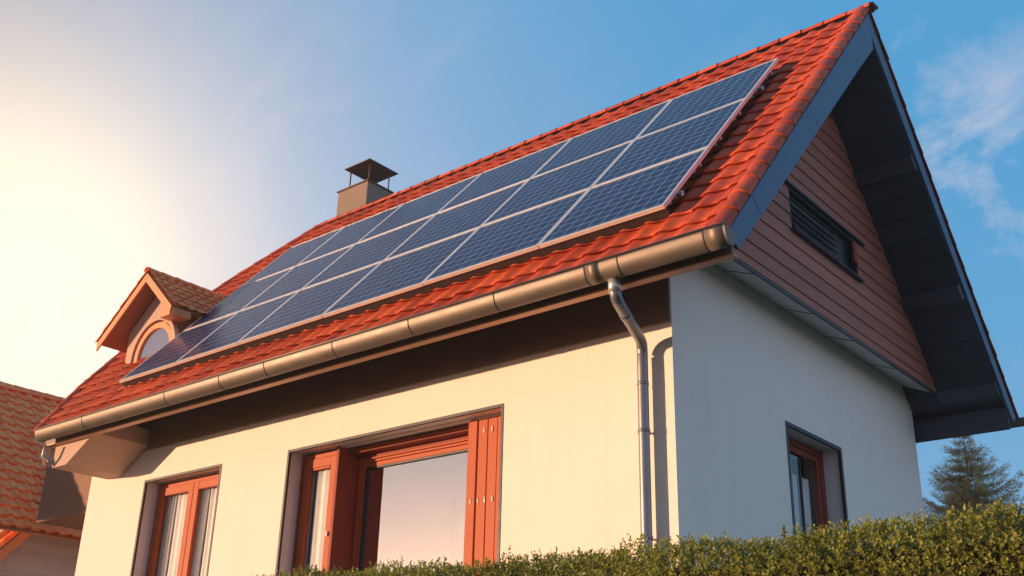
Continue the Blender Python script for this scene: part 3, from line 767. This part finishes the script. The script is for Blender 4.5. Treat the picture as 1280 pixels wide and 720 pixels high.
sb.build('wall', M['sidepl'], nb)
nt_ = MB()
# main slope faces +x, ridge along y at x=-19, z=8.8
a0 = Vector((-15.4, -4.0, 5.15)); up = Vector((-19.0-(-15.4), 0, 8.78-5.15))
tiles(nt_, a0, (0, 1, 0), up, 44, 17, .29, up.length/17, amp=.05, step=.045, scal=.03, ns=9)
back = Vector((-22.6, 8.8, 5.15)); 
tiles(nt_, back, (0, -1, 0), Vector((3.6, 0, 3.63)), 44, 17, .29, up.length/17, amp=.035, step=.035, scal=.03, ns=5)
caps(nt_, (-19, -4.0, 8.80), (-19, 8.8, 8.80), (0, 0, 1), 34, .12)
# cross gable left slope (contains x axis and the verge direction)
v0_ = VA - dirv*2.2
tiles(nt_, v0_ + Vector((-2.4, 0, 0)), (1, 0, 0), dirv, 9, 14, .2667, 4.6/14, amp=.05, step=.045, scal=.03, ns=9)
caps(nt_, v0_+Vector((-.02, 0, .03)), apex+Vector((-.02, 0, .03)), (0, -dirv.z, dirv.y), 14, .085)
rdir = Vector((0, dirv.y, -dirv.z))
tiles(nt_, apex + rdir*4.4, (-1, 0, 0), -rdir, 9, 13, .2667, 4.4/13, amp=.035, step=.035, scal=.03, ns=5)
nt_.build('roof', M['tile2'], nb)
MB().add([a0+Vector((0, 0, -.08)), a0+Vector((0, 12.8, -.08)), Vector((-19, 8.8, 8.68)), Vector((-19, -4, 8.68)), Vector((-22.6, 8.8, 5.07)), Vector((-22.6, -4, 5.07))], [(0, 1, 2, 3), (3, 2, 4, 5)]).build('roof_deck', M['orange_wood'], nb)
MB().prism([(v0_.y, v0_.z-.05), (apex.y, apex.z-.05), (apex.y, apex.z-.25), (v0_.y+.1, v0_.z-.25)], 0, -15.78, -15.74).build('barge_board', M['orange_wood'], nb)

# ================================================================== HEDGE (numpy sprigs)
def sprig_mesh(name, P, Nrm, Sz, Tint, mat_, leaves=7, elong=1.9):
    """P Nx3 roots, Nrm Nx3 outward dir; each sprig = several small folded leaves round a short stem"""
    n = len(P); K = leaves
    ref = rng.normal(size=(n, 3)); a = np.cross(Nrm, ref); a /= np.linalg.norm(a, axis=1)[:, None]; b = np.cross(Nrm, a)
    V, F, T = [], [], []
    allv = np.zeros((n, K, 4, 3)); tt = np.zeros((n, K))
    for k in range(K):
        ang = 2.4*k + rng.uniform(0, .6, n); h = (k+.5)/K
        rad = a*np.cos(ang)[:, None] + b*np.sin(ang)[:, None]
        d = Nrm*(.35+.75*h) + rad*(1.05-.7*h) + rng.normal(0, .18, (n, 3)); d /= np.linalg.norm(d, axis=1)[:, None]
        side = np.cross(d, Nrm + rng.normal(0, .25, (n, 3))); side /= np.linalg.norm(side, axis=1)[:, None]
        base = P + Nrm*(h*Sz*2.2)[:, None]
        L_ = (Sz*(1.05-.35*h)*rng.uniform(.8, 1.2, n))[:, None]; W_ = L_/elong/1.0
        up_ = np.cross(side, d)
        allv[:, k, 0] = base
        allv[:, k, 1] = base + d*L_*.5 + side*W_*.5 + up_*L_*.10
        allv[:, k, 2] = base + d*L_
        allv[:, k, 3] = base + d*L_*.5 - side*W_*.5 + up_*L_*.10
        tt[:, k] = np.clip(Tint + .35*(h-.4) + rng.normal(0, .12, n), 0, 1)
    v = allv.reshape(-1, 3); m = n*K
    idx = np.arange(m)[:, None]*4
    f = np.concatenate([idx+np.array([0, 1, 2]), idx+np.array([0, 2, 3])], axis=1).reshape(-1)
    me = bpy.data.meshes.new(name); me.vertices.add(len(v)); me.vertices.foreach_set('co', v.astype(np.float32).ravel())
    me.loops.add(len(f)); me.loops.foreach_set('vertex_index', f.astype(np.int32)); me.polygons.add(m*2)
    me.polygons.foreach_set('loop_start', np.arange(0, m*6, 3, dtype=np.int32)); me.polygons.foreach_set('loop_total', np.full(m*2, 3, dtype=np.int32))
    me.update(calc_edges=True)
    at = me.attributes.new('tint', 'FLOAT', 'FACE'); at.data.foreach_set('value', np.repeat(tt.ravel(), 2).astype(np.float32))
    me.materials.append(mat_)
    return me
def fbm(x, y, seed=0):
    r_ = np.random.default_rng(seed); s = np.zeros_like(x)
    for o_ in range(5):
        f = 1.6*1.9**o_; ph = r_.uniform(0, 6.28, 6)
        s += (np.sin(f*x+ph[0]+1.3*np.sin(f*.7*y+ph[1])) * np.cos(f*1.1*y+ph[2]+1.1*np.sin(f*.8*x+ph[3])))/1.55**o_
    return s*.5
HX0, HX1, HYF, HYB = -4.2, 7.2, -3.52, -2.55
def htop(x): return np.interp(x, [-4.2, -1.3, 0, 1.0, 2.2, 3.5, 7.2], [2.60, 2.635, 2.60, 2.578, 2.582, 2.548, 2.53]) + .014*np.sin(1.7*x+.5) + .040*fbm(x, x*0+3.3, 5)
NF = 42000
xf = rng.uniform(HX0, HX1, NF); zz = rng.uniform(0, 1, NF)
# keep most of the sprigs where the hedge is seen; the lower part is sparser
zz = 1-(1-zz)**1.0*np.where(rng.random(NF) < .72, .42, 1.0)
zf_ = zz*htop(xf)
yf_ = HYF - .055*fbm(xf*1.6, zf_*2.0, 2) + rng.uniform(-.01, .09, NF)
edge = np.clip((zf_-(htop(xf)-.12))/.12, 0, 1); yf_ += edge**2*.10
P1 = np.stack([xf, yf_, zf_], 1); N1 = np.stack([rng.normal(0, .35, NF), -np.ones(NF), rng.normal(.35, .35, NF)+edge*.9], 1)
NT = 16000
xt = rng.uniform(HX0, HX1, NT); yt = rng.uniform(HYF, HYB, NT); zt_ = htop(xt) + .05*fbm(xt*2.2, yt*2.2, 8) + rng.uniform(-.09, .015, NT)
P2 = np.stack([xt, yt, zt_], 1); N2 = np.stack([rng.normal(0, .4, NT), rng.normal(-.15, .4, NT), np.ones(NT)], 1)
NB2 = 5000
xb_ = rng.uniform(HX0, HX1, NB2); zb_ = rng.uniform(0, 1, NB2)*htop(xb_)
P3 = np.stack([xb_, HYB + .05*fbm(xb_, zb_, 3), zb_], 1); N3 = np.stack([rng.normal(0, .4, NB2), np.ones(NB2), rng.normal(.3, .3, NB2)], 1)
# a few longer shoots standing out of the top
NS = 160
xs_ = rng.uniform(HX0, HX1, NS); k3 = []
P4, N4 = [], []
for x in xs_:
    y = rng.uniform(HYF, HYF+.35); b0 = float(htop(np.array([x]))[0]); ln = rng.uniform(.01, .04); lean = rng.normal(0, .3, 2)
    for j in range(4):
        h = j/4*ln; P4.append((x+lean[0]*h, y+lean[1]*h, b0+h)); N4.append((lean[0], lean[1], 1))
P4 = np.array(P4); N4 = np.array(N4)
PA = np.concatenate([P1, P2, P3, P4]); NA = np.concatenate([N1, N2, N3, N4]); NA /= np.linalg.norm(NA, axis=1)[:, None]
tn = .46 + .30*fbm(PA[:, 0]*1.3, PA[:, 2]*1.5+PA[:, 1], 17) + rng.normal(0, .14, len(PA))
me = sprig_mesh('hedge_leaves', PA, NA, rng.uniform(.017, .029, len(PA)), np.clip(tn, 0, 1), M['leaf'], leaves=6, elong=1.6)
HE = empty('hedge', (1.5, -3.0, 0), 'clipped green hedge running along the bottom of the photo in front of the house', 'hedge')
ho = bpy.data.objects.new('leaves', me); link(ho); ho.parent = HE; ho.location = (-1.5, 3.0, 0)
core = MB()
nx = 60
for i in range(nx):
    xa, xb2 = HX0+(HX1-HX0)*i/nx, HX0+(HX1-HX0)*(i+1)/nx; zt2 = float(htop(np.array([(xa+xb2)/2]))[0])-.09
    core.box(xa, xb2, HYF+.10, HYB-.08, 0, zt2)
core.build('branches', mat('hedge_dark_core', (.035, .034, .014), .95, noise=.4, nscale=20, bump=1, bscale=40), HE)  # solid dark core added inside the leaves to block light

# ================================================================== CONIFERS
def conifer(name, loc, H, R, seed, label, nwh=26, zmin=1.5, dens=1.0):
    r_ = np.random.default_rng(seed)
    root = empty(name, loc, label, 'tree')
    tr = MB(); tr.tube([(0, 0, 0), (.04, .02, H*.4), (-.02, .03, H*.75), (0, 0, H)], [.15, .09, .035, .006], 10)
    to = tr.build('trunk', M['bark'], None); to.parent = root; to.location = (0, 0, 0)
    P, Nn, S, T = [], [], [], []
    br = MB(); br.tube([(0, 0, zmin-.6), (0, 0, H*.7), (0, 0, H-.02)], [.02, .01, .004], 6)
    for w_ in range(nwh):
        z = H - .05 - (H-zmin)*((w_+.3)/nwh)**1.05
        f = (H-z)/H
        Rw = R*min(1, f*2.1)**.85
        nbr = r_.integers(5, 8)
        for b in range(nbr):
            a = 2*math.pi*b/nbr + r_.uniform(-.5, .5) + w_*1.1; Lb = Rw*r_.uniform(.55, 1.12)
            d = Vector((math.cos(a), math.sin(a), 0)); pts = []
            lift = r_.uniform(-.05, .22)
            for j in range(8):
                t_ = j/7; p = d*(Lb*t_) + Vector((0, 0, z + Lb*(lift*t_ - .42*t_*(1-t_) + .16*t_**3)))
                pts.append(p)
            if Lb > .1: br.tube(pts, [max(.004, .018*(1-j/8)*min(1, Lb)) for j in range(8)], 5)
            nseg = int(max(4, Lb/.042)*dens)
            for s in range(nseg):
                t_ = (s+.6)/nseg; j = min(6, int(t_*7)); p = pts[j].lerp(pts[j+1], t_*7-j)
                side = Vector((-d.y, d.x, 0))
                for sg in (-1, 1):
                    ll = Lb*.34*(1-t_)**.7*r_.uniform(.5, 1.1)+.05
                    nn = max(1, int(ll/.06))
                    for q_ in range(nn):
                        u_ = (q_+.5)/nn*ll
                        pos = p + side*sg*u_ + d*(u_*.55) + Vector((0, 0, -.10*u_ - .02 + r_.normal(0, .012)))
                        P.append(pos); dirn = side*sg*.7 + d*.8 + Vector((r_.normal(0, .3), r_.normal(0, .3), r_.normal(.12, .35))); Nn.append(dirn.normalized()); S.append(r_.uniform(.04, .07)); T.append(.35+.35*t_+r_.normal(0, .14))
    me = sprig_mesh(name+'_needles', np.array([tuple(p) for p in P]), np.array([tuple(p) for p in Nn]), np.array(S), np.clip(np.array(T), 0, 1), M['needle'], leaves=6, elong=4.2)
    co = bpy.data.objects.new('crown', me); link(co); co.parent = root
    bo = br.build('branches', M['bark'], None); bo.parent = root; bo.location = (0, 0, 0)
    return root
conifer('spruce_tree', (-1.75, 14.3, -.2), 8.05, 2.15, 3, 'olive brown spruce with sparse upturned branches behind the house, below the far eave', nwh=24, zmin=3.6, dens=1.9)
conifer('spruce_tree', (1.2, 16.2, -.2), 7.6, 2.3, 12, 'second spruce cut off by the right edge, only its branch tips in view', nwh=22, zmin=3.0)

# ================================================================== CAMERA
cam_d = bpy.data.cameras.new('camera'); cam = bpy.data.objects.new('camera', cam_d); link(cam)
yaw, pit, rol = math.radians(40.259), math.radians(22.79), math.radians(1.506)
fwd = Vector((-math.sin(yaw)*math.cos(pit), math.cos(yaw)*math.cos(pit), math.sin(pit)))
rgt = Vector((math.cos(yaw), math.sin(yaw), 0)); upv = rgt.cross(fwd)
r2 = rgt*math.cos(rol) + upv*math.sin(rol); u2 = -rgt*math.sin(rol) + upv*math.cos(rol)
mw = Matrix((r2, u2, -fwd)).transposed().to_4x4(); mw.translation = Vector((5.1792, -8.5392, 1.5998)); cam.matrix_world = mw
cam_d.sensor_width = 36; cam_d.lens = 36*1353.5/1280; cam_d.clip_end = 2000; cam_d.clip_start = .05
sc.camera = cam

# ================================================================== LIGHT
SUN_EL = math.radians(2.8); az = math.radians(42)      # az: angle from the facade normal (-y) towards -x
sdir = Vector((-math.sin(az)*math.cos(SUN_EL), -math.cos(az)*math.cos(SUN_EL), math.sin(SUN_EL)))   # towards the sun
sl_ = bpy.data.lights.new('sun', 'SUN'); sl_.energy = 5.0; sl_.angle = math.radians(.6); sl_.color = (1.0, .63, .37)
so_ = bpy.data.objects.new('sun', sl_); link(so_); so_.rotation_euler = sdir.to_track_quat('Z', 'Y').to_euler()
W = bpy.data.worlds.new('World'); sc.world = W; W.use_nodes = True; nt = W.node_tree; N = nt.nodes; L = nt.links
bg = N['Background']
sky = N.new('ShaderNodeTexSky'); sky.sky_type = 'NISHITA'; sky.sun_disc = False; sky.sun_elevation = SUN_EL
sky.sun_rotation = math.atan2(sdir.x, sdir.y); sky.air_density = 1.0; sky.dust_density = .2; sky.ozone_density = 2.2
tc = N.new('ShaderNodeTexCoord')
nrmz = N.new('ShaderNodeVectorMath'); nrmz.operation = 'NORMALIZE'; L.new(tc.outputs['Generated'], nrmz.inputs[0])
def glow(dirv_, k, strength, col):
    dt_ = N.new('ShaderNodeVectorMath'); dt_.operation = 'DOT_PRODUCT'; dt_.inputs[1].default_value = Vector(dirv_).normalized(); L.new(nrmz.outputs[0], dt_.inputs[0])
    s1 = N.new('ShaderNodeMath'); s1.operation = 'SUBTRACT'; s1.inputs[1].default_value = 1; L.new(dt_.outputs['Value'], s1.inputs[0])
    m1 = N.new('ShaderNodeMath'); m1.operation = 'MULTIPLY'; m1.inputs[1].default_value = k; L.new(s1.outputs[0], m1.inputs[0])
    e1 = N.new('ShaderNodeMath'); e1.operation = 'EXPONENT'; L.new(m1.outputs[0], e1.inputs[0])
    v1 = N.new('ShaderNodeVectorMath'); v1.operation = 'SCALE'; v1.inputs[0].default_value = tuple(c_*strength for c_ in col); L.new(e1.outputs[0], v1.inputs['Scale'])
    return v1.outputs['Vector']
def addv(a, b):
    v1 = N.new('ShaderNodeVectorMath'); v1.operation = 'ADD'; L.new(a, v1.inputs[0]); L.new(b, v1.inputs[1]); return v1.outputs['Vector']
scl = N.new('ShaderNodeVectorMath'); scl.operation = 'SCALE'; scl.inputs['Scale'].default_value = .32; L.new(sky.outputs['Color'], scl.inputs[0])
acc = scl.outputs['Vector']
# clear evening air: blue away from the sun, paler and warmer towards the sun's side and the horizon
dsn = N.new('ShaderNodeVectorMath'); dsn.operation = 'DOT_PRODUCT'; dsn.inputs[1].default_value = (-.62, -.78, 0); L.new(nrmz.outputs[0], dsn.inputs[0])
side = N.new('ShaderNodeMapRange'); side.interpolation_type = 'SMOOTHSTEP'; side.inputs['From Min'].default_value = -.15; side.inputs['From Max'].default_value = .55; L.new(dsn.outputs['Value'], side.inputs['Value'])
bmx = N.new('ShaderNodeMix'); bmx.data_type = 'RGBA'; bmx.inputs['A'].default_value = (.28, 2.05, 4.0, 1); bmx.inputs['B'].default_value = (.25, 1.0, 1.9, 1); L.new(side.outputs['Result'], bmx.inputs['Factor'])
acc = addv(acc, bmx.outputs['Result'])
szz = N.new('ShaderNodeSeparateXYZ'); L.new(nrmz.outputs[0], szz.inputs[0])
hz1 = N.new('ShaderNodeMath'); hz1.operation = 'MULTIPLY'; hz1.inputs[1].default_value = -5.5; L.new(szz.outputs[2], hz1.inputs[0])
hz2 = N.new('ShaderNodeMath'); hz2.operation = 'EXPONENT'; L.new(hz1.outputs[0], hz2.inputs[0])
hz3 = N.new('ShaderNodeMath'); hz3.operation = 'MINIMUM'; hz3.inputs[1].default_value = 1; L.new(hz2.outputs[0], hz3.inputs[0])
hz4 = N.new('ShaderNodeVectorMath'); hz4.operation = 'SCALE'; hz4.inputs[0].default_value = (2.2, 1.35, .75); L.new(hz3.outputs[0], hz4.inputs['Scale'])
acc = addv(acc, hz4.outputs['Vector'])
GD = (-.8717, .36, .3325)
acc = addv(acc, glow(GD, 60, 6.0, (1.0, .80, .34)))
acc = addv(acc, glow(GD, 13, 3.7, (1.0, .56, .28)))
# pale lobe added out of frame, opposite the sun, to fill the gable wall
acc = addv(acc, glow((1, .12, .15), 3.2, 2.5, (1.0, .74, .72)))
# cirrus wisps
mp = N.new('ShaderNodeMapping'); mp.inputs['Rotation'].default_value = (.3, .5, .9); mp.inputs['Scale'].default_value = (1.0, 3.2, 2.0); L.new(nrmz.outputs[0], mp.inputs['Vector'])
c1 = N.new('ShaderNodeTexNoise'); c1.inputs['Scale'].default_value = 4.5; c1.inputs['Detail'].default_value = 9; c1.inputs['Roughness'].default_value = .62; c1.inputs['Distortion'].default_value = .5; L.new(mp.outputs[0], c1.inputs['Vector'])
c2 = N.new('ShaderNodeTexNoise'); c2.inputs['Scale'].default_value = 2.2; c2.inputs['Detail'].default_value = 2; L.new(nrmz.outputs[0], c2.inputs['Vector'])
cm = N.new('ShaderNodeMapRange'); cm.inputs['From Min'].default_value = .50; cm.inputs['From Max'].default_value = .78; L.new(c1.outputs['Fac'], cm.inputs['Value'])
cm2 = N.new('ShaderNodeMapRange'); cm2.inputs['From Min'].default_value = .46; cm2.inputs['From Max'].default_value = .62; L.new(c2.outputs['Fac'], cm2.inputs['Value'])
CM, CM2 = cm, cm2
def lobe(dirv_, k):
    o_ = glow(dirv_, k, 1.0, (1, 1, 1)); s_ = N.new('ShaderNodeSeparateXYZ'); L.new(o_, s_.inputs[0]); return s_.outputs[0]
la = lobe((-.262, .848, .455), 110)
lb_ = lobe((-.80, .545, .33), 60)
mxl = N.new('ShaderNodeMath'); mxl.operation = 'MAXIMUM'; L.new(la, mxl.inputs[0]); L.new(lb_, mxl.inputs[1])
lo = N.new('ShaderNodeMath'); lo.operation = 'MULTIPLY_ADD'; lo.inputs[1].default_value = .9; lo.inputs[2].default_value = .05; L.new(mxl.outputs[0], lo.inputs[0])
cmm = N.new('ShaderNodeMath'); cmm.operation = 'MULTIPLY'; L.new(cm.outputs[0], cmm.inputs[0]); L.new(lo.outputs[0], cmm.inputs[1])
cmx = N.new('ShaderNodeMix'); cmx.data_type = 'RGBA'; cmx.inputs['B'].default_value = (6.2, 5.2, 5.4, 1); L.new(acc, cmx.inputs['A']); L.new(cmm.outputs[0], cmx.inputs['Factor'])
L.new(cmx.outputs['Result'], bg.inputs['Color']); bg.inputs['Strength'].default_value = .10

# ================================================================== HAZE
if USE_HAZE:
    hz = MB().box(-61, 61, -61, 61, -1.0, 12.6).build('haze', bpy.data.materials.new('warm_evening_haze')); tag(hz, kind='stuff')
    hm = hz.data.materials[0]; hm.use_nodes = True; n_ = hm.node_tree.nodes; n_.remove(n_['Principled BSDF'])
    pv = n_.new('ShaderNodeVolumePrincipled'); pv.inputs['Color'].default_value = (1, .84, .70, 1); pv.inputs['Density'].default_value = .0025; pv.inputs['Anisotropy'].default_value = .7
    hm.node_tree.links.new(pv.outputs[0], n_['Material Output'].inputs['Volume'])

vs_ = sc.view_settings; vs_.view_transform = 'Standard'; vs_.look = 'None'; vs_.gamma = 1; vs_.exposure = .58; vs_.use_curve_mapping = False
